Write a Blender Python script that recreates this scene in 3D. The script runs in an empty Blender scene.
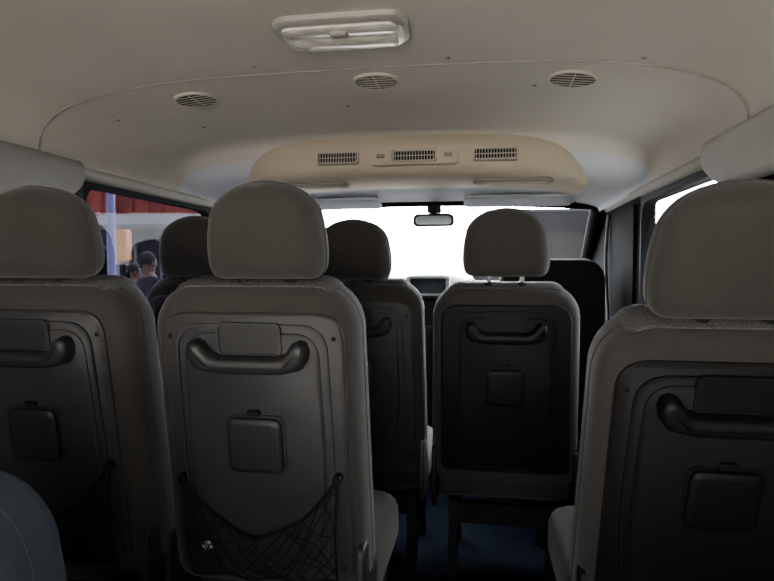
import bpy, math, random
from mathutils import Vector, Matrix
random.seed(4)
COL=bpy.context.scene.collection
# ---------------------------------------------------------------- materials
def mat(name, col, rough=.6, metal=0, noise=0, nscale=40, bump=0, bscale=200, spec=.5, col2=None, sheen=0):
    m=bpy.data.materials.new(name); m.use_nodes=True
    nt=m.node_tree; b=nt.nodes['Principled BSDF']
    b.inputs['Base Color'].default_value=(*col,1); b.inputs['Roughness'].default_value=rough
    b.inputs['Metallic'].default_value=metal; b.inputs['Specular IOR Level'].default_value=spec
    if sheen:
        b.inputs['Sheen Weight'].default_value=sheen
    tc=nt.nodes.new('ShaderNodeTexCoord')
    if noise or col2:
        n=nt.nodes.new('ShaderNodeTexNoise'); n.inputs['Scale'].default_value=nscale; n.inputs['Detail'].default_value=6
        nt.links.new(tc.outputs['Object'],n.inputs['Vector'])
        r=nt.nodes.new('ShaderNodeValToRGB')
        c2=col2 if col2 else tuple(max(0,c*(1-noise)) for c in col)
        r.color_ramp.elements[0].position=.35; r.color_ramp.elements[0].color=(*c2,1)
        r.color_ramp.elements[1].position=.65; r.color_ramp.elements[1].color=(*col,1)
        nt.links.new(n.outputs['Fac'],r.inputs['Fac']); nt.links.new(r.outputs['Color'],b.inputs['Base Color'])
    if bump:
        n2=nt.nodes.new('ShaderNodeTexNoise'); n2.inputs['Scale'].default_value=bscale; n2.inputs['Detail'].default_value=3
        nt.links.new(tc.outputs['Object'],n2.inputs['Vector'])
        bp=nt.nodes.new('ShaderNodeBump'); bp.inputs['Strength'].default_value=bump; bp.inputs['Distance'].default_value=.001
        nt.links.new(n2.outputs['Fac'],bp.inputs['Height']); nt.links.new(bp.outputs['Normal'],b.inputs['Normal'])
    return m
def glassmat(name,tint,gloss=.06):
    m=bpy.data.materials.new(name); m.use_nodes=True; nt=m.node_tree; nt.nodes.clear()
    o=nt.nodes.new('ShaderNodeOutputMaterial'); t=nt.nodes.new('ShaderNodeBsdfTransparent'); g=nt.nodes.new('ShaderNodeBsdfGlossy')
    t.inputs[0].default_value=(*tint,1); g.inputs['Roughness'].default_value=.02
    mx=nt.nodes.new('ShaderNodeMixShader'); mx.inputs[0].default_value=gloss
    nt.links.new(t.outputs[0],mx.inputs[1]); nt.links.new(g.outputs[0],mx.inputs[2]); nt.links.new(mx.outputs[0],o.inputs[0])
    return m
def woven(name,c1,c2):
    m=mat(name,c1,.9,bump=.3,bscale=900,spec=.2); nt=m.node_tree; b=nt.nodes['Principled BSDF']
    tc=nt.nodes['Texture Coordinate']; v=nt.nodes.new('ShaderNodeTexWave'); v.inputs['Scale'].default_value=45; v.inputs['Distortion'].default_value=9
    v.inputs['Detail'].default_value=1; v.inputs['Detail Scale'].default_value=6
    v.bands_direction='DIAGONAL'
    nt.links.new(tc.outputs['Object'],v.inputs['Vector'])
    r=nt.nodes.new('ShaderNodeValToRGB'); r.color_ramp.elements[0].position=.35; r.color_ramp.elements[1].position=.7
    r.color_ramp.elements[0].color=(*c1,1); r.color_ramp.elements[1].color=(*c2,1)
    nt.links.new(v.outputs['Fac'],r.inputs['Fac']); nt.links.new(r.outputs['Color'],b.inputs['Base Color'])
    return m
M_liner=mat('headliner_fabric',(.40,.375,.335),.95,noise=.12,nscale=2.2,bump=.3,bscale=300)
M_linermid=mat('headliner_trim',(.26,.245,.22),.9,noise=.1,nscale=6)
M_linerdk=mat('headliner_edge',(.18,.168,.15),.9,noise=.1,nscale=6)
M_console=mat('console_plastic',(.34,.29,.23),.65,bump=.1,bscale=400,spec=.2)
M_cab=mat('cab_liner_cool_lit',(.40,.42,.46),.9,noise=.08,nscale=6)  # bluish tone puts the cool windscreen light into the colour
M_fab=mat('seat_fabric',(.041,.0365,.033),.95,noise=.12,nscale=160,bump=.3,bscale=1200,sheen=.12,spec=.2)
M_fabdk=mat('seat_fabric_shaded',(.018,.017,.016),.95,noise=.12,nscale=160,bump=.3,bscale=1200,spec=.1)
M_fabpat=woven('seat_fabric_woven',(.046,.044,.042),(.092,.089,.087))
M_fabbl=mat('seat_fabric_bluegrey',(.034,.039,.048),.95,noise=.1,nscale=160,bump=.3,bscale=1200,spec=.1)
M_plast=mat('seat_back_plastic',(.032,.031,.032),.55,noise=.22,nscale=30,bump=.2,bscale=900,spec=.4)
M_plastdk=mat('seat_back_plastic_shaded',(.0085,.008,.0085),.6,noise=.15,nscale=60,bump=.2,bscale=900,spec=.2)  # darker copy of the panel plastic, paints in shade on the right-hand seats
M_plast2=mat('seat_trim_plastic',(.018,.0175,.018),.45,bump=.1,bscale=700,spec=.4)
M_plast2dk=mat('seat_trim_plastic_shaded',(.0065,.006,.0065),.5,bump=.1,bscale=700,spec=.2)  # trim plastic with the same right-side shade put into its colour
M_black=mat('black_plastic',(.007,.007,.008),.6,spec=.15)
M_dark=mat('black_recess',(.006,.006,.007),.8,spec=.1)
M_net=mat('net_cord',(.004,.004,.0042),.8,spec=.2)
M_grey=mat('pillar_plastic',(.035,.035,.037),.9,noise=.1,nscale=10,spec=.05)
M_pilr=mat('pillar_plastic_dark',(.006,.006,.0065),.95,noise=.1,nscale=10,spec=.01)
M_greyl=mat('pillar_trim_light',(.06,.06,.063),.8,spec=.1)
M_silver=mat('silver_trim',(.30,.31,.32),.4,metal=.3)
M_panel=mat('side_panel_vinyl',(.010,.0105,.012),.8,noise=.2,nscale=10,spec=.03)
M_rubber=mat('window_rubber',(.008,.008,.009),.8,spec=.05)
M_floor=mat('floor_vinyl',(.003,.0055,.012),.9,noise=.5,nscale=14,bump=.3,bscale=150,spec=.05)
M_chrome=mat('satin_chrome',(.52,.50,.46),.32,metal=.75)
M_steel=mat('steel',(.35,.35,.35),.3,metal=1)
M_ventlt=mat('vent_plastic',(.31,.28,.245),.5)
M_lens=mat('lamp_lens',(.50,.475,.43),.2,noise=.3,nscale=30)
M_dash=mat('dash_plastic',(.020,.022,.026),.7,bump=.2,bscale=500,spec=.2)
M_screen=mat('screen_glass',(.02,.03,.035),.15)
M_white=mat('white_paper',(.4,.4,.4),.7)
M_mirror=mat('mirror_glass',(.15,.17,.19),.08,metal=1)
G_front=glassmat('windscreen_glass',(.93,.96,.97),.04)
G_left=glassmat('tinted_glass',(.21,.21,.25),.003)
G_right=glassmat('light_tint_glass',(.60,.63,.65),.003)
# ---------------------------------------------------------------- mesh builder
def rpoly(pts,rad,n=6):
    out=[]; N=len(pts)
    if not isinstance(rad,(list,tuple)): rad=[rad]*N
    for i in range(N):
        p=Vector(pts[i]); a=Vector(pts[i-1]); b=Vector(pts[(i+1)%N]); r=rad[i]
        da=(a-p); db=(b-p); la,lb=da.length,db.length
        ra=min(r,la*.5); rb=min(r,lb*.5)
        s=p+da.normalized()*ra; e=p+db.normalized()*rb
        for k in range(n+1):
            t=k/n; q=s*(1-t)**2+p*(2*t*(1-t)) *.82 + (s+e)*.5*(2*t*(1-t))*.18 + e*t*t
            out.append((q.x,q.y))
    return out
def rrect(hw,hh,r,cx=0,cz=0,n=6):
    return rpoly([(cx-hw,cz-hh),(cx+hw,cz-hh),(cx+hw,cz+hh),(cx-hw,cz+hh)],r,n)
def circ(r,cx=0,cz=0,n=28,ry=None):
    ry=ry or r
    return [(cx+r*math.cos(2*math.pi*i/n),cz+ry*math.sin(2*math.pi*i/n)) for i in range(n)]
def smoothpath(pts,sub=6,closed=False):
    P=[Vector(p) for p in pts]; out=[]; N=len(P)
    rng=N if closed else N-1
    for i in range(rng):
        if closed: p0,p1,p2,p3=P[i-1],P[i],P[(i+1)%N],P[(i+2)%N]
        else: p0=P[max(i-1,0)];p1=P[i];p2=P[i+1];p3=P[min(i+2,N-1)]
        for k in range(sub):
            t=k/sub
            out.append(.5*((2*p1)+(-p0+p2)*t+(2*p0-5*p1+4*p2-p3)*t*t+(-p0+3*p1-3*p2+p3)*t**3))
    if not closed: out.append(P[-1])
    return out
class MB:
    def __init__(s,T=None): s.v=[];s.f=[];s.mi=[];s.T=T or Matrix.Identity(4);s.m=0
    def add(s,vs,fs,L=None):
        o=len(s.v)
        for p in vs:
            p=Vector(p)
            if L is not None: p=L@p
            s.v.append(s.T@p)
        for f in fs: s.f.append([i+o for i in f]); s.mi.append(s.m)
    def slab(s,ol,layers,L=None,capA=True,capB=True):
        xs=[p[0] for p in ol]; zs=[p[1] for p in ol]
        cx=(min(xs)+max(xs))/2; cz=(min(zs)+max(zs))/2; hw=(max(xs)-min(xs))/2; hh=(max(zs)-min(zs))/2
        N=len(ol); vs=[];fs=[]
        for y,ins in layers:
            sx=max((hw-ins)/hw,.02); sz=max((hh-ins)/hh,.02)
            for x,z in ol: vs.append((cx+(x-cx)*sx,y,cz+(z-cz)*sz))
        for k in range(len(layers)-1):
            for i in range(N):
                j=(i+1)%N; fs.append((k*N+i,k*N+j,(k+1)*N+j,(k+1)*N+i))
        if capA: fs.append(tuple(range(N)))
        if capB: fs.append(tuple(reversed(range((len(layers)-1)*N,len(layers)*N))))
        s.add(vs,fs,L)
    def ring(s,ol,ol2,y0,y1,L=None):
        N=len(ol); vs=[(x,y0,z) for x,z in ol]+[(x,y0,z) for x,z in ol2]+[(x,y1,z) for x,z in ol]+[(x,y1,z) for x,z in ol2]
        fs=[]
        for i in range(N):
            j=(i+1)%N
            fs+= [(i,j,N+j,N+i),(2*N+i,2*N+j,j,i),(N+i,N+j,3*N+j,3*N+i),(3*N+i,3*N+j,2*N+j,2*N+i)]
        s.add(vs,fs,L)
    def box(s,a,b,L=None):
        x0,y0,z0=a;x1,y1,z1=b
        s.add([(x0,y0,z0),(x1,y0,z0),(x1,y1,z0),(x0,y1,z0),(x0,y0,z1),(x1,y0,z1),(x1,y1,z1),(x0,y1,z1)],
              [(0,3,2,1),(4,5,6,7),(0,1,5,4),(1,2,6,5),(2,3,7,6),(3,0,4,7)],L)
    def tube(s,pts,r,seg=8,closed=False,ry=None,L=None):
        P=[Vector(p) for p in pts]; N=len(P); vs=[];fs=[]; up=None
        for i in range(N):
            if closed: t=(P[(i+1)%N]-P[i-1]).normalized()
            else: t=(P[min(i+1,N-1)]-P[max(i-1,0)]).normalized()
            if up is None:
                up=Vector((0,0,1)) if abs(t.z)<.9 else Vector((0,1,0))
            u=(up-t*up.dot(t)).normalized(); up=u; w=t.cross(u)
            rr=r[i] if isinstance(r,(list,tuple)) else r
            r2=(ry if ry else rr)
            for k in range(seg):
                a=2*math.pi*k/seg; vs.append(P[i]+u*math.cos(a)*rr+w*math.sin(a)*r2)
        rng=N if closed else N-1
        for i in range(rng):
            j=(i+1)%N
            for k in range(seg):
                l=(k+1)%seg; fs.append((i*seg+k,i*seg+l,j*seg+l,j*seg+k))
        if not closed: fs.append(tuple(reversed(range(seg)))); fs.append(tuple(range((N-1)*seg,N*seg)))
        s.add(vs,fs,L)
    def grid(s,rings,L=None,closed=False):
        n=len(rings[0]); vs=[p for r in rings for p in r]; fs=[]
        for i in range(len(rings)-1):
            for k in range(n if closed else n-1):
                l=(k+1)%n; fs.append((i*n+k,i*n+l,(i+1)*n+l,(i+1)*n+k))
        s.add(vs,fs,L)
    def obj(s,name,mats,parent=None,loc=(0,0,0),rot=(0,0,0),ang=38,fix=True):
        me=bpy.data.meshes.new(name); me.from_pydata([tuple(v) for v in s.v],[],s.f); me.update()
        import bmesh
        if fix:
            bm=bmesh.new(); bm.from_mesh(me); bmesh.ops.recalc_face_normals(bm,faces=bm.faces); bm.to_mesh(me); bm.free()
        if not isinstance(mats,(list,tuple)): mats=[mats]
        for m in mats: me.materials.append(m)
        for p,mi in zip(me.polygons,s.mi): p.use_smooth=True; p.material_index=mi
        me.set_sharp_from_angle(angle=math.radians(ang))
        o=bpy.data.objects.new(name,me); COL.objects.link(o); o.location=loc; o.rotation_euler=rot
        if parent: o.parent=parent
        return o
def tag(o,label,cat,group=None):
    o['label']=label;o['category']=cat
    if group:o['group']=group
def empty(name,loc,label,cat,group=None,rot=(0,0,0)):
    e=bpy.data.objects.new(name,None); COL.objects.link(e); e.location=loc; e.rotation_euler=rot; e.empty_display_size=.1
    tag(e,label,cat,group); return e
def struct(o,label,cat): o['kind']='structure'; o['label']=label; o['category']=cat
TX=Matrix.Translation
SW=Matrix(((1,0,0,0),(0,0,1,0),(0,1,0,0),(0,0,0,1)))      # outline in XY, layers along Z
SIDE=Matrix(((0,1,0,0),(1,0,0,0),(0,0,1,0),(0,0,0,1)))    # outline in YZ, layers along X
def round_layers(y0,y1,ry,ix,n=6):
    L=[(y0+ry*(1-math.cos(math.pi/2*k/n)), ix*(1-math.sin(math.pi/2*k/n))) for k in range(n+1)]
    return L+[(y1-(y-y0),i) for y,i in reversed(L)]
# ---------------------------------------------------------------- seats
def build_seat(loc,tilt=9,H=.675,head=True,panel=True,net=False,fab=M_fab,pm=None,p2=None,label='',hz=0,hs=1.0,group='passenger seats in rows',w=1.0,insert=True,hw=1.0,hx=0,px=0,cl=.42):
    pm=pm or M_plast; p2=p2 or M_plast2
    e=empty('van_seat',loc,label,'seat',group)
    T=TX((0,0,.45))@Matrix.Rotation(math.radians(tilt),4,'X')
    b=MB(T)
    hw1=.208*w; hw0=.222*w
    ol=rpoly([(-hw0,-.02),(hw0,-.02),(hw1+.006,H),(-hw1-.006,H)],[.05,.05,.085,.085],8)
    ol=[(x,z+(.010*(1-(x/hw1)**2) if z>H-.03 else 0)) for x,z in ol]
    b.slab(ol,round_layers(-.002,.135,.045,.032,6))
    b.tube([Vector((x*.995,.062,(z-.33)*.997+.33)) for x,z in ol],.003,6,closed=True)
    back=b.obj('backrest',[fab],e)
    if insert:
        b=MB(T)
        b.slab(rpoly([(-hw0+.05,.03),(hw0-.05,.03),(hw1-.03,H-.004),(-hw1+.03,H-.004)],.05,6),[(.085,0),(.135,.0),(.148,.012)])
        b.slab(rpoly([(-hw1+.02,H-.06),(hw1-.02,H-.06),(hw1-.045,H+.013),(-hw1+.045,H+.013)],.03,6),[(.022,.008),(.036,0),(.10,0),(.125,.006)])
        b.obj('patterned_insert',[M_fabpat],back)
    if head:
        TH=T@TX((hx,0,0))
        b=MB(TH)
        z0=H+.012+hz; hh=.196*hs; wz=.124*hs*hw
        ol=rpoly([(-wz*.96,z0),(wz*.96,z0),(wz*1.05,z0+hh*.38),(wz*.80,z0+hh*1.02),(-wz*.80,z0+hh*1.02),(-wz*1.05,z0+hh*.38)],[.025,.025,.08,.105,.105,.08],8)
        b.slab(ol,round_layers(-.005,.115,.05,.045,8))
        cz=z0+hh*.5
        b.tube([Vector((x*.998,.05,(z-cz)*.998+cz)) for x,z in ol],.0022,6,closed=True)
        hd=b.obj('headrest',[fab],e)
        for sx in (-.052,.052):
            b=MB(TH); b.tube([(sx,.055,H-.02),(sx,.055,z0+.02)],.0065,10); b.obj('headrest_post',[M_steel],hd)
            b=MB(TH); b.slab(circ(.016,sx,.045,16),[(0,.0),(.012,.001),(.014,.004)],L=TX((0,0,H+.006))@SW); b.obj('headrest_collar',[M_black],hd)
    if panel:
        P=T@TX((px,0,0))
        pz=H-.045
        b=MB(P)
        pol=rpoly([(-.192*w,.03),(.192*w,.03),(.187*w,pz),(-.187*w,pz)],[.03,.03,.05,.05],8)
        b.slab(pol,[(.004,0),(-.008,0),(-.012,.004)],capA=False)
        iol=rpoly([(-.137,.045),(.137,.045),(.168,.22),(.160,pz-.022),(-.160,pz-.022),(-.168,.22)],[.05,.05,.12,.05,.05,.12],8)
        def sc(o,k):
            zs=[p[1] for p in o]; cz=(min(zs)+max(zs))/2; hh=(max(zs)-min(zs))/2; hw=max(p[0] for p in o)
            return [(x*(hw-k)/hw,cz+(z-cz)*(hh-k)/hh) for x,z in o]
        b.ring(iol,sc(iol,.005),-.018,-.01)
        i2=sc(iol,.018)
        b.slab(i2,[(-.010,0),(-.015,.001),(-.019,.006)],capA=False)
        pn=b.obj('back_panel',[pm],e)
        hzc=pz-.098
        b=MB(P)
        o1=rrect(.068,.034,.012,0,hzc+.046); o2=rrect(.063,.029,.009,0,hzc+.046)
        b.ring(o1,o2,-.024,-.016)
        b.m=1; b.slab(o2,[(-.0195,0),(-.0200,0)])
        b.obj('handle_recess',[pm,p2],pn)
        out=[]
        for i in range(25):
            x=-.092+.184*i/24; out.append((x,hzc-.021+.006*(abs(x)/.092)**4))
        right=[(.112,hzc-.010),(.124,hzc+.008),(.127,hzc+.026),(.121,hzc+.043),(.107,hzc+.048),(.093,hzc+.041),(.085,hzc+.028),(.077,hzc+.019)]
        upper=[(x,hzc+.015) for x in [.06-.12*i/12 for i in range(13)]]
        left=[(-x,z) for x,z in reversed(right)]
        prof_=out+right+upper+left
        b=MB(P)
        def shr(f):
            r=[]
            for x,z in prof_:
                ax=abs(x)
                if ax<.08: cxm,czm=x,hzc-.003
                else:
                    t=min(1,max(0,(z-hzc)/.035)); cxm=math.copysign(.088+.018*t,x); czm=hzc+.004+.022*t
                r.append((cxm+(x-cxm)*f,czm+(z-czm)*f))
            return r
        lay=[(-.014,.96),(-.034,1.0),(-.044,.93),(-.050,.78),(-.053,.5)]
        rings=[[(x,y,z) for x,z in shr(f)] for y,f in lay]
        rings.append([(x,-.0535,z) for x,z in shr(.02)])
        b.grid(rings,closed=True)
        b.obj('grab_handle',[p2],pn)
        qz=.345*(H/.675)
        b=MB(P)
        b.ring(rrect(.065,.066,.02,0,qz),rrect(.060,.061,.018,0,qz),-.021,-.016)
        b.slab(rrect(.058,.059,.017,0,qz),[(-.016,0),(-.028,.0),(-.032,.004),(-.033,.012)])
        b.obj('square_cover',[p2],pn)
        b=MB(P)
        b.slab(rrect(.014,.006,.004,0,qz+.071),[(-.016,0),(-.026,0),(-.028,.002)])
        b.obj('cover_catch',[M_black],pn)
        for sx,sz in ((-.174,pz-.05),(.174,pz-.05),(-.176,.06),(.176,.06)):
            b=MB(P); b.slab(circ(.005,sx,sz,10),[(-.01,0),(-.014,0),(-.015,.002)]); b.obj('panel_screw',[M_black],pn)
        if net:
            b=MB(P)
            def topz(u): return .130+.130*(math.sqrt(u*u+.25)-.5)/.618+(.010*u)+.006*math.sin(6*u+.8)
            def S(u,v):
                zt=topz(u); zb=.035
                x=u*(.172-.010*(1-v)); z=zb+(zt-zb)*v
                y=-.026-.034*math.sin(math.pi*min(1,max(0,v*.85+.08)))*(1-u*u*.75)+.006*math.sin(9*u+5*v)
                return Vector((x,y,z))
            n=12; K=60
            for s_ in (-1,1):
                for i in range(-n,2*n):
                    pts=[]; jt=random.uniform(-.04,.04)
                    for k in range(K+1):
                        v=k/K; u=-1+2*(i/n)+jt+s_*v*.8+.045*math.sin(8*v+i*1.7)
                        if -1<=u<=1: pts.append(S(u,v))
                        elif pts: break
                    if len(pts)>3: b.tube(pts[::3]+([pts[-1]] if (len(pts)-1)%3 else []),.0013,4)
            b.tube([S(u/20,1) for u in range(-20,21)],.0033,6)
            b.tube([S(u/20,0) for u in range(-20,21)],.003,6)
            b.tube([S(-1,v/10) for v in range(11)],.002,6); b.tube([S(1,v/10) for v in range(11)],.002,6)
            b.obj('net_pocket',[M_net],pn)
            for sx in (-1,1):
                b=MB(P); p=S(sx,1); b.slab(circ(.010,p.x,p.z,12),[(-.008,0),(-.030,0),(-.033,.003)])
                b.obj('net_hook',[M_black],pn)
    b=MB()
    R=TX((0,.10,.34))@SW
    ol=rpoly([(-.222*w,.0),(.222*w,.0),(.224*w,cl),(-.224*w,cl)],[.03,.03,.07,.07],8)
    b.slab(ol,round_layers(0,.14,.045,.03,5),L=R)
    b.obj('seat_cushion',[fab],e)
    b=MB()
    c=cl-.42
    for sx in (-1,1):
        b.slab(rpoly([(.06,0),(.14,0),(.19,.20),(.46+c,.20),(.50+c,0),(.54+c,0),(.52+c,.34),(.08,.34)],.012,3),[(0,0),(.03,0)],L=TX((sx*.17-.015,0,0))@SIDE)
    b.box((-.17,.08,.26),(.17,.12,.33)); b.box((-.17,.44+c,.26),(.17,.48+c,.33))
    b.obj('base_frame',[M_black],e)
    for sx in (-1,1):
        b=MB()
        b.slab(rpoly([(-.05,.36),(.20,.34),(.21,.42),(.08,.47),(.045,.56),(-.035,.56)],[.03,.03,.03,.04,.02,.02],6),[(0,0),(.010,0),(.013,.003)],
               L=TX((sx*.206*w,0,0))@(SIDE if sx>0 else Matrix(((0,-1,0,0),(1,0,0,0),(0,0,1,0),(0,0,0,1)))))
        b.obj('recliner_cover',[p2],e)
    return e
build_seat((-.163,1.215,0),tilt=9,H=.664,hz=.004,hs=.99,net=True,w=1.03,hx=.030,px=.004,label='grey fabric seat with plastic back panel and net pocket beside aisle')
build_seat((-.652,1.215,0),tilt=9,H=.664,hz=.004,net=True,w=1.0,hw=1.04,px=-.022,hx=-.004,label='grey fabric seat with plastic back panel beside side window')
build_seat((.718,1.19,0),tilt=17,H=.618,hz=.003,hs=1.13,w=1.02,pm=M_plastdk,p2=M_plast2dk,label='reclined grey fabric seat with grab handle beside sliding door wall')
build_seat((.380,1.94,0),tilt=8,H=.636,hz=.026,hs=1.08,w=1.08,pm=M_plastdk,p2=M_plast2dk,label='single grey van seat with shade-toned back panel standing alone across the aisle')
build_seat((-.112,1.98,0),tilt=8,H=.645,w=1.04,hz=.004,hs=1.02,hx=-.01,label='grey fabric seat partly hidden behind the row before it')
build_seat((-.675,1.98,0),tilt=8,H=.655,hs=1.08,hx=-.01,label='grey fabric van seat partly hidden, beside side window')
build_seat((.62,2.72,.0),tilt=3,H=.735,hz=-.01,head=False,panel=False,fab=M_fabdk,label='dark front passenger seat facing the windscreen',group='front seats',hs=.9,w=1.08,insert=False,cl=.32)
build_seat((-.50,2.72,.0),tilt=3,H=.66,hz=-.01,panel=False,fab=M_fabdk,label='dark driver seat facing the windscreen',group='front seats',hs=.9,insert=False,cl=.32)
build_seat((-.458,.62,0),tilt=10,H=.425,head=False,panel=False,fab=M_fabbl,label='blue-grey low seat back without headrest in the rear row',group='rear row seat',insert=False,cl=.36)
b=MB(TX((-.163,1.215,0))@TX((0,0,.45))@Matrix.Rotation(math.radians(9),4,'X'))
def blob(cx,cy,cz,r):
    rings=[]
    for i in range(1,8):
        a=math.pi*i/8
        rings.append([(cx+r*math.sin(a)*math.cos(t*math.pi/5)*(1+random.uniform(-.3,.3)),cy+.5*r*math.sin(a)*math.sin(t*math.pi/5),cz+r*math.cos(a)) for t in range(10)])
    b.grid(rings,closed=True)
blob(-.118,-.033,.105,.011)
o=b.obj('crumpled_paper',[M_white],ang=20); tag(o,'small crumpled white paper scrap held in net pocket','paper')
# ---------------------------------------------------------------- shell
SZ=1.45
def prof(W,H,S,n=3.3,N=48):
    out=[]
    for i in range(N+1):
        a=math.pi*(1-i/N); c=math.cos(a); s=math.sin(a)
        out.append((W*math.copysign(abs(c)**(2/n),c),S+(H-S)*abs(s)**(2/n)))
    return out
def ceilH(y):
    if y<2.12: return 1.65-.012*max(0,(y-1.2))
    if y<2.30:
        t=(y-2.12)/.18; t=t*t*(3-2*t); return 1.639*(1-t)+1.515*t
    return 1.515-.03*(y-2.3)/.65
def ceilz(x,y):
    u=min(1,abs(x)/.9); return SZ+(ceilH(y)-SZ)*(1-u**3.3)**(1/3.3)
ys=[-.95,-.5,0,.5,.9,1.2,1.44,1.7,1.9,2.05,2.12,2.16,2.2,2.24,2.3,2.4,2.6,2.8,2.97]
b=MB(); rings=[]
for y in ys:
    b_W=.90 if y<2.2 else .90-.04*(y-2.2)/.75
    rings.append([(x,y,z) for x,z in prof(b_W,ceilH(y),SZ if y<2.2 else SZ-.03*(y-2.2)/.75)])
b.grid(rings)
b.grid([[(x*1.03,y,z+.03) for x,y,z in r] for r in rings])
o=b.obj('ceiling',[M_liner,M_cab],fix=False); struct(o,'beige fabric headliner of the raised van roof','ceiling')
for p in o.data.polygons:
    if p.center.y>2.22: p.material_index=1
def seam(y,name):
    b=MB(); b.tube([(x*.998,y,z) for x,z in prof(.90,ceilH(y),SZ)],.0028,6)
    o=b.obj(name,[M_linerdk]); struct(o,'thin seam moulding across headliner','trim')
seam(1.44,'trim_1'); seam(.45,'trim_2')
b=MB(); b.box((-.95,-.95,-.05),(.95,3.75,0)); o=b.obj('floor',[M_floor]); struct(o,'dark blue vinyl van floor','floor')
def sidewall(name,sx,openings,zb,zt,label,hm,wm):
    b=MB(); X0=.90; X1=.96
    xa,xb=(sx*X0,sx*X1) if sx>0 else (sx*X1,sx*X0)
    b.m=1; b.box((xa,-.95,0),(xb,3.7,zb))
    b.m=2
    b.box((xa,-.95,zt),(xb,3.1,SZ+.03))
    b.m=0
    edges=[-.95]
    for a,c in openings: edges+=[a,c]
    edges.append(3.10)
    for i in range(0,len(edges),2):
        b.box((xa,edges[i],zb),(xb,edges[i+1],zt))
    x0,x1=xa,xb
    b.add([(x0,3.10,zb),(x0,3.10,zt),(x0,3.25,1.33),(x0,3.68,zb),(x1,3.10,zb),(x1,3.10,zt),(x1,3.25,1.33),(x1,3.68,zb)],
          [(0,1,2,3),(7,6,5,4),(0,4,5,1),(1,5,6,2),(2,6,7,3),(3,7,4,0)])
    b.m=2
    b.tube([(sx*.902,-.95,zt+.016),(sx*.902,2.5,zt+.016),(sx*.902,3.1,zt+.006)],.018,12)
    o=b.obj(name,[wm,M_panel,hm]); struct(o,label,'wall')
    return o
OPL=[(-.6,.30),(1.62,2.50),(2.66,3.05)]; OPR=[(-.6,.30),(1.56,2.36)]
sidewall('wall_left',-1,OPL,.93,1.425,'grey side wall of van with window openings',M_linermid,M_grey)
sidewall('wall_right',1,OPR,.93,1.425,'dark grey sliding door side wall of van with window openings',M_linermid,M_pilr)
k=1
for sx,ops,gm,zt in ((-1,OPL,G_left,1.42),(1,OPR,G_right,1.42)):
    for a,c in ops:
        b=MB(); L=Matrix(((0,1,0,sx*.925),(1,0,0,0),(0,0,1,0),(0,0,0,1)))
        ymid=(a+c)/2;hw=(c-a)/2; zc=(.93+zt)/2; hh=(zt-.93)/2
        rr=min(.06,hw*.4); fr=.016 if sx<0 else .024
        fr=min(fr,hw*.4)
        b.slab(rrect(hw-.002,hh-.002,rr,ymid,zc),[(-.002,0),(.002,0)],L=L)
        b.m=1
        b.ring(rrect(hw,hh,.002,ymid,zc),rrect(hw-fr,hh-fr,rr,ymid,zc),-.024,.02,L=L)
        o=b.obj('window_%d'%k,[gm,M_rubber]); struct(o,'side window with black rubber frame','window'); k+=1
b=MB(); b.slab(rpoly([(.75,1.33),(1.50,1.34),(1.60,1.405),(1.60,1.47),(.75,1.47)],[.03,.05,.03,.02,.02],6),round_layers(-.055,.0,.03,.02,5),L=TX((.90,0,0))@SIDE)
o=b.obj('trim_6',[M_linermid]); struct(o,'pale moulded grip trim above the sliding door window','trim')
b=MB(); b.slab(rpoly([(.75,1.30),(1.52,1.34),(1.61,1.405),(1.61,1.47),(.75,1.47)],[.03,.05,.03,.02,.02],6),[(-.022,.01),(-.014,0),(0,0)],L=TX((-.90,0,0))@Matrix(((0,-1,0,0),(1,0,0,0),(0,0,1,0),(0,0,0,1))))
o=b.obj('trim_7',[M_linerdk]); struct(o,'moulded trim beside the side window','trim')
b=MB(); b.box((-.95,3.70,0),(.95,3.76,1.02)); o=b.obj('wall_front',[M_panel]); struct(o,'bulkhead under the windscreen','wall')
b=MB(); b.box((-.95,-1.0,0),(.95,-.95,.50)); o=b.obj('wall_back_lightblock',[M_panel]); struct(o,'unseen low rear wall added to shade the lower seat backs','wall')  # added behind the camera, out of view, to cut light low on the seats
b=MB()
for sx in (-1,1):
    b.tube([(sx*.865,2.95,1.45),(sx*.885,3.3,1.24),(sx*.90,3.68,1.0)],.04,10)
b.tube([(x,2.97,1.455+.03*(1-(x/.86)**2)) for x in [i*.86/10 for i in range(-10,11)]],.022,10)
o=b.obj('trim_3',[M_pilr]); struct(o,'windscreen pillars and header trim','trim')
b=MB()
b.tube(smoothpath([(.89,2.86,1.40),(.885,2.88,1.2),(.885,2.84,1.0),(.885,2.76,.8)],6),.008,8)
o=b.obj('trim_4',[M_greyl]); struct(o,'light grey door seal trim along pillar','trim')
b=MB()
b.slab(rpoly([(2.40,.80),(2.62,.80),(2.56,1.0),(2.56,1.40),(2.40,1.40)],[.02,.02,.05,.02,.02],5),[(-.012,0),(0.01,0)],L=TX((.90,0,0))@SIDE)
o=b.obj('trim_5',[M_pilr]); struct(o,'dark pillar cover between sliding door and front door','trim')
b=MB(); b.grid([[(x,2.99+.05*(1-(x/.88)**2),1.48) for x in (-.88,-.5,0,.5,.88)],[(x,3.7+.05*(1-(x/.88)**2),1.0) for x in (-.88,-.5,0,.5,.88)]])
o=b.obj('window_9',[G_front]); struct(o,'windscreen glass','window')
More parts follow.
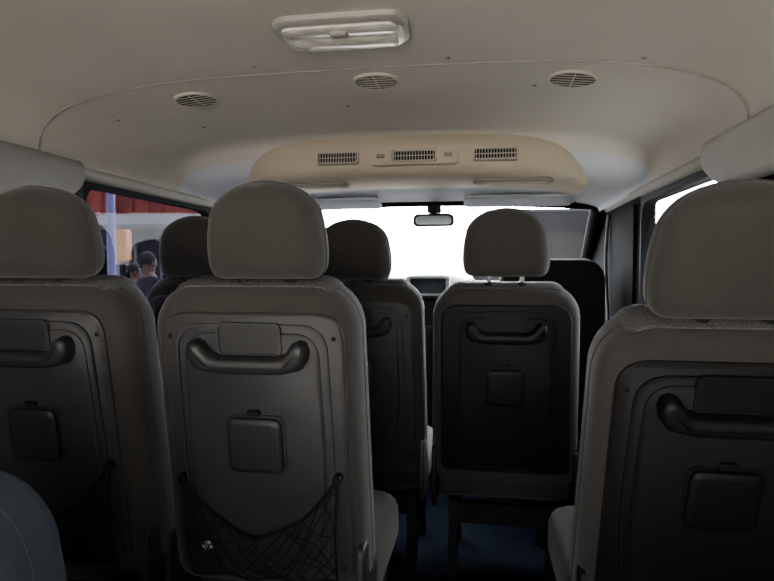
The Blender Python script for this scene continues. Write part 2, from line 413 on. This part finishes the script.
# ---------------------------------------------------------------- overhead console
CZ=-.022
e=empty('overhead_console',(0,2.2,1.52+CZ),'beige plastic overhead air conditioning console with three vents','air console')
sec=[(.02,1.68),(-.005,1.662),(-.035,1.632),(-.052,1.602),(-.056,1.574),(-.048,1.545),(-.028,1.522),(.02,1.508),(.12,1.502),(.26,1.500),(.30,1.51),(.30,1.54)]
b=MB(TX((0,-2.2,-1.52))); rings=[]
n=40
def consy(x,y):
    u=min(1,abs(x-.02)/.685); sh=.16*u**5
    kk=(1-u**10)**.5 if u<1 else 0
    if y<.02: return 2.14+.02+(y-.02)*(.25+.75*kk)+sh+.035*u**2
    return 2.14+y+sh+.10*u**2*.35
for i in range(n+1):
    x=-.685+1.37*i/n; u=abs(x)/.685; dz=-.02*u**3
    rings.append([(x+.02,consy(x+.02,y),z+dz*(1 if z<1.63 else .6)) for y,z in sec])
b.grid(rings); cons=b.obj('console_body',[M_console],e)
def consvent(xc,hw,hh,nsl,bez=False):
    F=TX((xc,min(consy(xc-hw,-.056),consy(xc,-.056),consy(xc+hw,-.056))-2.2-.004,.052))@Matrix.Rotation(math.radians(-6),4,'X')
    b=MB(F)
    o1=rrect(hw,hh,.008); o2=rrect(hw-.006,hh-.005,.005)
    b.ring(o1,o2,-.010,.02)
    b.m=1; b.slab(o2,[(-.001,0),(.003,0)])
    b.m=0
    for i in range(nsl):
        x=-hw+.012+(2*hw-.024)*i/(nsl-1)
        b.box((x-.0012,-.007,-hh+.004),(x+.0012,-.001,hh-.004))
    b.box((-hw+.005,-.0075,-.001),(hw-.005,-.004,.001))
    b.obj('air_vent',[M_ventlt,M_dark],e)
    if bez:
        b=MB(F); b.ring(rrect(.155,.031,.010),rrect(hw+.002,hh+.002,.008),-.007,.02); b.obj('control_bezel',[M_console],e)
        for x in (-.12,.12):
            b=MB(F); b.slab(rrect(.014,.007,.003,x,0),[(-.005,0),(-.011,0),(-.013,.002)]); b.obj('control_switch',[M_linerdk],e)
consvent(-.215,.078,.022,14); consvent(.065,.080,.022,14,True); consvent(.35,.078,.022,14)
for xc in (-.36,.42):
    b=MB(TX((xc,.045,-.017)))
    b.slab(rrect(.15,.055,.05),[(.01,.006),(-.008,0),(-.013,.006)],L=SW)
    b.m=1
    b.slab(rrect(.12,.035,.030),[(0,0),(-.016,0),(-.018,.004)],L=SW)
    b.obj('reading_lamp_panel',[M_linerdk,M_console],e)
# ---------------------------------------------------------------- ceiling fittings
e=empty('dome_lamp',(.014,1.20,1.65),'wide rounded satin silver dome lamp fixed to headliner','ceiling lamp')
b=MB(); b.slab(rpoly([(-.142,-.072),(.142,-.072),(.135,.085),(-.135,.085)],.045,8),[(0.002,0),(-.010,0),(-.016,.005),(-.018,.014)],L=SW)
b.obj('lamp_housing',[M_chrome],e)
b=MB(); b.slab(rpoly([(-.115,.004),(.115,.004),(.11,.066),(-.11,.066)],.02,6),[(-.014,0),(-.022,.0),(-.025,.006)],L=SW); b.obj('lamp_lens',[M_lens],e)
b=MB(); b.slab(rpoly([(-.118,-.056),(.118,-.056),(.118,-.006),(-.118,-.006)],.02,6),[(-.014,0),(-.022,.0),(-.025,.006)],L=SW); b.obj('lamp_lens',[M_lens],e)
b=MB(); b.slab(rrect(.018,.012,.004,0,-.03),[(-.02,0),(-.029,0),(-.031,.002)],L=SW); b.obj('lamp_switch',[M_linerdk],e)
def roofvent(x,y,ry=0):
    e=empty('roof_air_vent',(x,y,ceilz(x,y)-.001),'round slatted air vent set into headliner','air vent','round roof vents',rot=(0,ry,0))
    b=MB()
    N=36
    b.grid([[(r*math.cos(2*math.pi*i/N),r*math.sin(2*math.pi*i/N),z) for i in range(N)] for r,z in ((.063,.004),(.062,-.004),(.059,-.006),(.056,-.006),(.054,-.003))],closed=True)
    b.obj('vent_ring',[M_ventlt],e)
    b=MB(); b.slab(circ(.056,n=36),[(-.0030,0),(-.0048,0)],L=SW); b.obj('vent_core',[M_dark],e)
    b=MB()
    for k in range(-2,3):
        yy=k*.0185; hw=math.sqrt(.054**2-yy**2)
        b.box((-hw,yy-.0020,-.0058),(hw,yy+.0020,-.0046))
    b.box((-.0015,-.050,-.0060),(.0015,.050,-.0046))
    b.obj('vent_louvre',[M_ventlt],e)
roofvent(-.508,1.585,-.10); roofvent(.026,1.535); roofvent(.53,1.56,.10)
for i,(x,y) in enumerate([(-.78,1.62),(-.25,1.38),(.22,1.40),(.44,1.62),(-.1,1.75),(.66,1.4),(-.62,1.85)]):
    b=MB(); b.slab(circ(.006,n=14),[(.002,0),(-.003,0.001),(-.004,.004)],L=SW)
    o=b.obj('headliner_clip',[M_linerdk],loc=(x,y,ceilz(x,y))); tag(o,'small round clip pinning the headliner','clip','headliner clips')
# ---------------------------------------------------------------- cab
e=empty('dashboard',(0,3.35,0),'dark dashboard with centre screen and vents','dashboard')
b=MB(TX((0,-3.35,0)))
secd=[(3.30,.0),(3.28,.60),(3.16,.70),(3.12,.92),(3.12,1.02),(3.17,1.06),(3.3,1.08),(3.5,1.07),(3.68,1.01),(3.68,.0)]
rings=[]
for i in range(49):
    x=-.885+1.77*i/48; bump=.035*math.exp(-((x-.03)/.17)**4)+.035*math.exp(-((x+.40)/.22)**4)
    rings.append([(x,y-(bump*.8 if y<3.2 else 0),z+(bump if z>.95 and y<3.4 else 0)) for y,z in secd])
b.grid(rings); db=b.obj('dash_body',[M_dash],e)
b=MB(TX((.03,-.31,1.055))@Matrix.Rotation(math.radians(-12),4,'X'))
b.ring(rrect(.112,.052,.014),rrect(.094,.040,.006),-.014,.05); b.m=1; b.slab(rrect(.096,.042,.006),[(-.009,0),(.02,0)])
b.obj('media_screen',[M_silver,M_screen],e)
b=MB(TX((.03,-.27,.90)))
b.slab(rrect(.14,.30,.03,0,-.22),[(.10,0),(-.03,0),(-.038,.01)]); b.obj('centre_stack',[M_dash],e)
for x in (-.16,-.09,.09,.22):
    b=MB(TX((.03,-.31,.90 if abs(x)<.1 else 1.04)))
    b.ring(circ(.036,x,.02,24),circ(.029,x,.02,24),-.014,.05)
    for k in range(4): b.box((x-.026,-.008,.002+k*.01),(x+.026,.004,.005+k*.01))
    b.obj('dash_vent',[M_steel],e)
for x in (-.07,0,.07):
    b=MB(TX((.03,-.32,.90))); b.slab(circ(.022,x,-.07,18),[(.01,0),(-.014,0),(-.018,.005)]); b.obj('heater_knob',[M_greyl],e)
e=empty('rear_view_mirror',(.07,2.90,1.385),'dark rear view mirror hanging from windscreen header','mirror')
b=MB(); b.slab(rpoly([(-.105,-.03),(.105,-.03),(.10,.035),(-.10,.035)],.025,6),[(-.012,.004),(-.008,0),(.012,.002),(.022,.012)]); b.obj('mirror_housing',[M_black],e)
b=MB(); b.slab(rpoly([(-.092,-.019),(.092,-.019),(.087,.024),(-.087,.024)],.02,6),[(-.0135,0),(-.012,0)]); b.obj('mirror_glass',[M_mirror],e)
b=MB(); b.tube([(0,.01,.02),(0,.03,.06),(0,.06,.095)],.014,8); b.slab(rrect(.035,.02,.01,0,.06),[(.02,0),(.06,0)]); b.obj('mirror_stem',[M_black],e)
for xc,hw in ((-.38,.20),(.47,.25)):
    e=empty('sun_visor',(xc,2.80,1.478),'folded pale grey sun visor above windscreen','sun visor','sun visors')
    b=MB(Matrix.Rotation(math.radians(-9),4,'X')); b.slab(rrect(hw,.08,.03),round_layers(-.022,-.002,.009,.009,4),L=SW); b.obj('visor_panel',[M_cab],e)
    b=MB(Matrix.Rotation(math.radians(-9),4,'X')); b.tube([(-hw-.02,.07,-.005),(-hw-.02,.07,-.012),(hw+.02,.07,-.012),(hw+.02,.07,-.003)],.005,8); b.obj('visor_rod',[M_black],e)
# ---------------------------------------------------------------- outside
M_ground=mat('concrete_yard',(.50,.46,.40),.9,noise=.15,nscale=1.5)
b=MB(); b.box((-45,-25,-.75),(45,60,-.65)); o=b.obj('ground',[M_ground]); struct(o,'pale concrete yard around the van','ground')
b=MB(); b.slab(rrect(2.2,2.2,.2,-5.2,8.3),[(-.65,0),(-.46,0),(-.45,.02)],L=SW); o=b.obj('pavement',[mat('pavement_slab',(.16,.15,.14),.9,noise=.3,nscale=3)]); tag(o,'raised grey concrete pavement people stand on','pavement')
e=empty('shop_building',(-9.4,13,-.65),'low shop building with red fascia and shaded porch','building')
M_wall=mat('shop_wall',(.09,.09,.12),.8,noise=.4,nscale=2); M_red=mat('red_fascia',(.40,.08,.06),.6,noise=.6,nscale=3)
b=MB(); b.box((-4,0,0),(4,6,3.4)); b.obj('building_body',[M_wall],e)
b=MB(); b.box((-4.6,-1.5,2.95),(4.05,.02,3.5))
for i in range(24):
    x=-4.5+i*.36; b.tube([(x,-1.52,2.97),(x,-1.52,3.48)],.03,6)
b.obj('fascia',[M_red],e)
b=MB(); b.box((-4.6,-1.52,2.74),(4.05,0,2.94)); b.obj('fascia_soffit',[mat('white_trim',(.42,.44,.48),.6,noise=.4,nscale=2)],e)
Mcp=mat('column_paint',(.3,.3,.34),.7)
for x in (-3.8,-2.2,-.2,1.8,3.8):
    b=MB(); b.tube([(x,-1.3,0),(x,-1.3,2.74)],.07,12); b.obj('porch_column',[Mcp],e)
M_fw=mat('frame_white',(.35,.36,.4),.6)
for x in (-3.2,-1.2,.8,2.8):
    b=MB(); b.ring(rrect(.7,.95,.01,x,1.4),rrect(.62,.87,.01,x,1.4),-.05,.0); b.m=1; b.slab(rrect(.62,.87,.01,x,1.4),[(-.02,0),(-.01,0)])
    b.obj('shop_window',[M_fw,M_black],e)
e=empty('blue_post',(-3.43,5.45,-.65),'tall blue painted steel post beside the van','post')
b=MB(); b.tube([(0,0,0),(0,0,3.6)],.042,14); b.obj('post_shaft',[mat('blue_paint',(.20,.22,.42),.5)],e)
b=MB(); b.slab(circ(.12),[(0,0),(.02,0),(.025,.005)],L=SW); b.obj('post_base',[M_steel],e)
e=empty('orange_sign',(-3.94,6.42,-.45),'orange rectangular sign box on a dark pole','sign')
b=MB(); b.tube([(0,0,0),(0,0,1.7)],.03,10); b.obj('sign_pole',[M_black],e)
b=MB(); b.slab(rrect(.08,.19,.03,0,1.87),[(-.06,.01),(-.05,0),(.05,0),(.06,.01)]); b.obj('sign_box',[mat('orange_paint',(.85,.36,.05),.5,noise=.4,nscale=9)],e)
e=empty('parked_van',(1.05,8.3,-.65),'dark parked van seen through windscreen','van')
M_dv=mat('dark_van_paint',(.008,.008,.010),.9,spec=.0)
b=MB(); b.slab(rpoly([(-.86,.32),(.86,.32),(.90,1.3),(.80,2.62),(-.76,2.62),(-.90,1.3)],[.08,.08,.2,.12,.15,.2],6),[(0,.04),(.06,0),(4.0,0),(4.3,.12)]); bd=b.obj('van_body',[M_dv],e)
b=MB(); b.slab(rpoly([(-.72,1.45),(.72,1.45),(.66,2.3),(-.64,2.3)],.1,6),[(-.012,.0),(.05,0)]); b.obj('rear_window',[M_dark],e)
for sx in (-1,1):
    b=MB(); b.slab(rrect(.07,.2,.02,sx*.78,1.1),[(-.03,.01),(.05,0)]); b.obj('tail_lamp',[M_red],e)
for sx in (-.72,.72):
    for yy in (.7,3.5):
        b=MB(); b.slab(circ(.33,yy,.33,24),[(sx-.1,0.02),(sx-.08,0),(sx+.08,0),(sx+.1,.02)],L=SIDE); b.obj('wheel',[M_rubber],e)
b=MB(); b.box((-.85,-.1,.35),(.85,.02,.52)); b.obj('rear_bumper',[M_black],e)
b=MB(); b.box((3.2,-6,-.65),(3.4,20,1.12)); b.box((3.15,-6,1.12),(3.45,20,1.20)); o=b.obj('perimeter_wall',[mat('render_wall',(.20,.19,.18),.9,noise=.2,nscale=2)]); tag(o,'grey rendered yard boundary wall beside the van','wall')
M_skin=mat('skin',(.13,.07,.045),.6); M_hair=mat('hair',(.008,.008,.009),.8)
def person(loc,h,rot,shirt,trous,label):
    k=h/1.75
    J=[(0,0,.95),(0,.0,1.15),(0,.01,1.38),(0,.0,1.50),(0,-.01,1.58),(0,-.015,1.66),(0,-.01,1.72)]
    R=[.15,.135,.15,.06,.075,.09,.06]
    E=[(0,1),(1,2),(2,3),(3,4),(4,5),(5,6)]
    def add(p,r,par): J.append(p);R.append(r);E.append((par,len(J)-1));return len(J)-1
    for sx in (-1,1):
        a=add((sx*.17,0,1.42),.065,2); c=add((sx*.23,.02,1.14),.045,a); d=add((sx*.24,-.06,.90),.032,c); hnd=add((sx*.24,-.09,.83),.033,d)
        for fi,(dx,l) in enumerate([(-.028,.06),(-.010,.075),(.010,.07),(.026,.055)]):
            f1=add((sx*.24+.0,-.10+dx,.79),.009,hnd); add((sx*.235,-.105+dx,.79-l),.007,f1)
        t1=add((sx*.22,-.125,.82),.010,hnd); add((sx*.215,-.14,.78),.008,t1)
        a=add((sx*.095,0,.86),.095,0); c=add((sx*.11,-.02,.48),.06,a); d=add((sx*.12,.02,.09),.042,c); add((sx*.13,-.13,.04),.04,d)
    me=bpy.data.meshes.new('person_skeleton'); me.from_pydata([tuple(c*k for c in p) for p in J],E,[])
    tmp=bpy.data.objects.new('tmp',me); COL.objects.link(tmp)
    tmp.modifiers.new('s','SKIN')
    for i,sv in enumerate(me.skin_vertices[0].data):
        sv.radius=(R[i]*k*(1.15 if i<3 else 1),R[i]*k*(.8 if i<3 else 1)); sv.use_root=(i==0)
    ms=tmp.modifiers.new('d','SUBSURF'); ms.levels=2
    dg=bpy.context.evaluated_depsgraph_get(); m2=bpy.data.meshes.new_from_object(tmp.evaluated_get(dg))
    bpy.data.objects.remove(tmp)
    m2.name='person_body'
    m2.materials.clear()
    for m in (M_skin,shirt,trous,M_black): m2.materials.append(m)
    for p in m2.polygons:
        p.use_smooth=True; z=p.center.z/k; x=abs(p.center.x)/k
        p.material_index=3 if z<.08 else 2 if (z<.96 and x<.2) else 1 if (z<1.47 and not (z<1.2 and x>.19)) else 0
    e=empty('person',loc,label,'person',rot=(0,0,rot))
    o=bpy.data.objects.new('body',m2); COL.objects.link(o); o.parent=e
    b=MB(Matrix.Scale(k,4)); rings=[]
    for i in range(9):
        a=math.pi*.62*i/8+.02; rings.append([(.092*math.sin(a)*math.cos(t*math.pi/9),.012+.105*math.sin(a)*math.sin(t*math.pi/9)*(1 if math.sin(t*math.pi/9)>0 else .86),1.665+.11*math.cos(a)) for t in range(18)])
    b.grid(rings,closed=True); b.obj('hair',[M_hair],e)
    b=MB(Matrix.Scale(k,4)); b.slab([(0,1.63),(.014,1.605),(0,1.60),(-.014,1.605)],[(-.11,.004),(-.085,0)]); b.obj('nose',[M_skin],e)
    for sx in (-1,1):
        b=MB(Matrix.Scale(k,4)); b.slab(circ(.018,sx*.088,1.62,10,ry=.028),[(-.01,0),(.01,0.004)]); b.obj('ear',[M_skin],e)
sh1=mat('shirt_dark',(.015,.015,.025),.9); sh2=mat('shirt_blue',(.02,.03,.06),.9); tr=mat('trousers',(.02,.02,.03),.9)
person((-3.66,6.50,-.45),1.78,2.6,sh1,tr,'person with black hair in dark shirt standing outside van')
person((-3.80,7.3,-.45),1.70,2.9,sh2,tr,'person in blue shirt with back turned on the pavement')
person((-4.42,7.4,-.45),1.66,2.2,sh1,tr,'person in dark clothes standing beside orange sign')
# ---------------------------------------------------------------- world + light
w=bpy.data.worlds.new('World'); bpy.context.scene.world=w; w.use_nodes=True; nt=w.node_tree
bg=nt.nodes['Background']; tc=nt.nodes.new('ShaderNodeTexCoord'); sx=nt.nodes.new('ShaderNodeSeparateXYZ')
nt.links.new(tc.outputs['Generated'],sx.inputs[0])
mr=nt.nodes.new('ShaderNodeMapRange'); mr.inputs['From Min'].default_value=-.3; mr.inputs['From Max'].default_value=.9
mr.inputs['To Min'].default_value=4.0; mr.inputs['To Max'].default_value=75.0
nt.links.new(sx.outputs['Y'],mr.inputs['Value']); nt.links.new(mr.outputs[0],bg.inputs['Strength'])
bg.inputs['Color'].default_value=(.96,.98,1,1)
sl=bpy.data.lights.new('sun','SUN'); so=bpy.data.objects.new('sun',sl); COL.objects.link(so)
sl.energy=29; sl.angle=.02; sl.color=(1,.95,.88)
so.rotation_euler=Vector((-.25,.5,-1.0)).to_track_quat('-Z','Y').to_euler()
# ---------------------------------------------------------------- camera
cam=bpy.data.cameras.new('camera'); co=bpy.data.objects.new('camera',cam); COL.objects.link(co)
cam.sensor_width=36; cam.lens=36*582/774; cam.clip_start=.02
co.location=(.30,0,1.15)
co.rotation_euler=(math.radians(90-2.2),math.radians(0),math.radians(9.1))
bpy.context.scene.camera=co
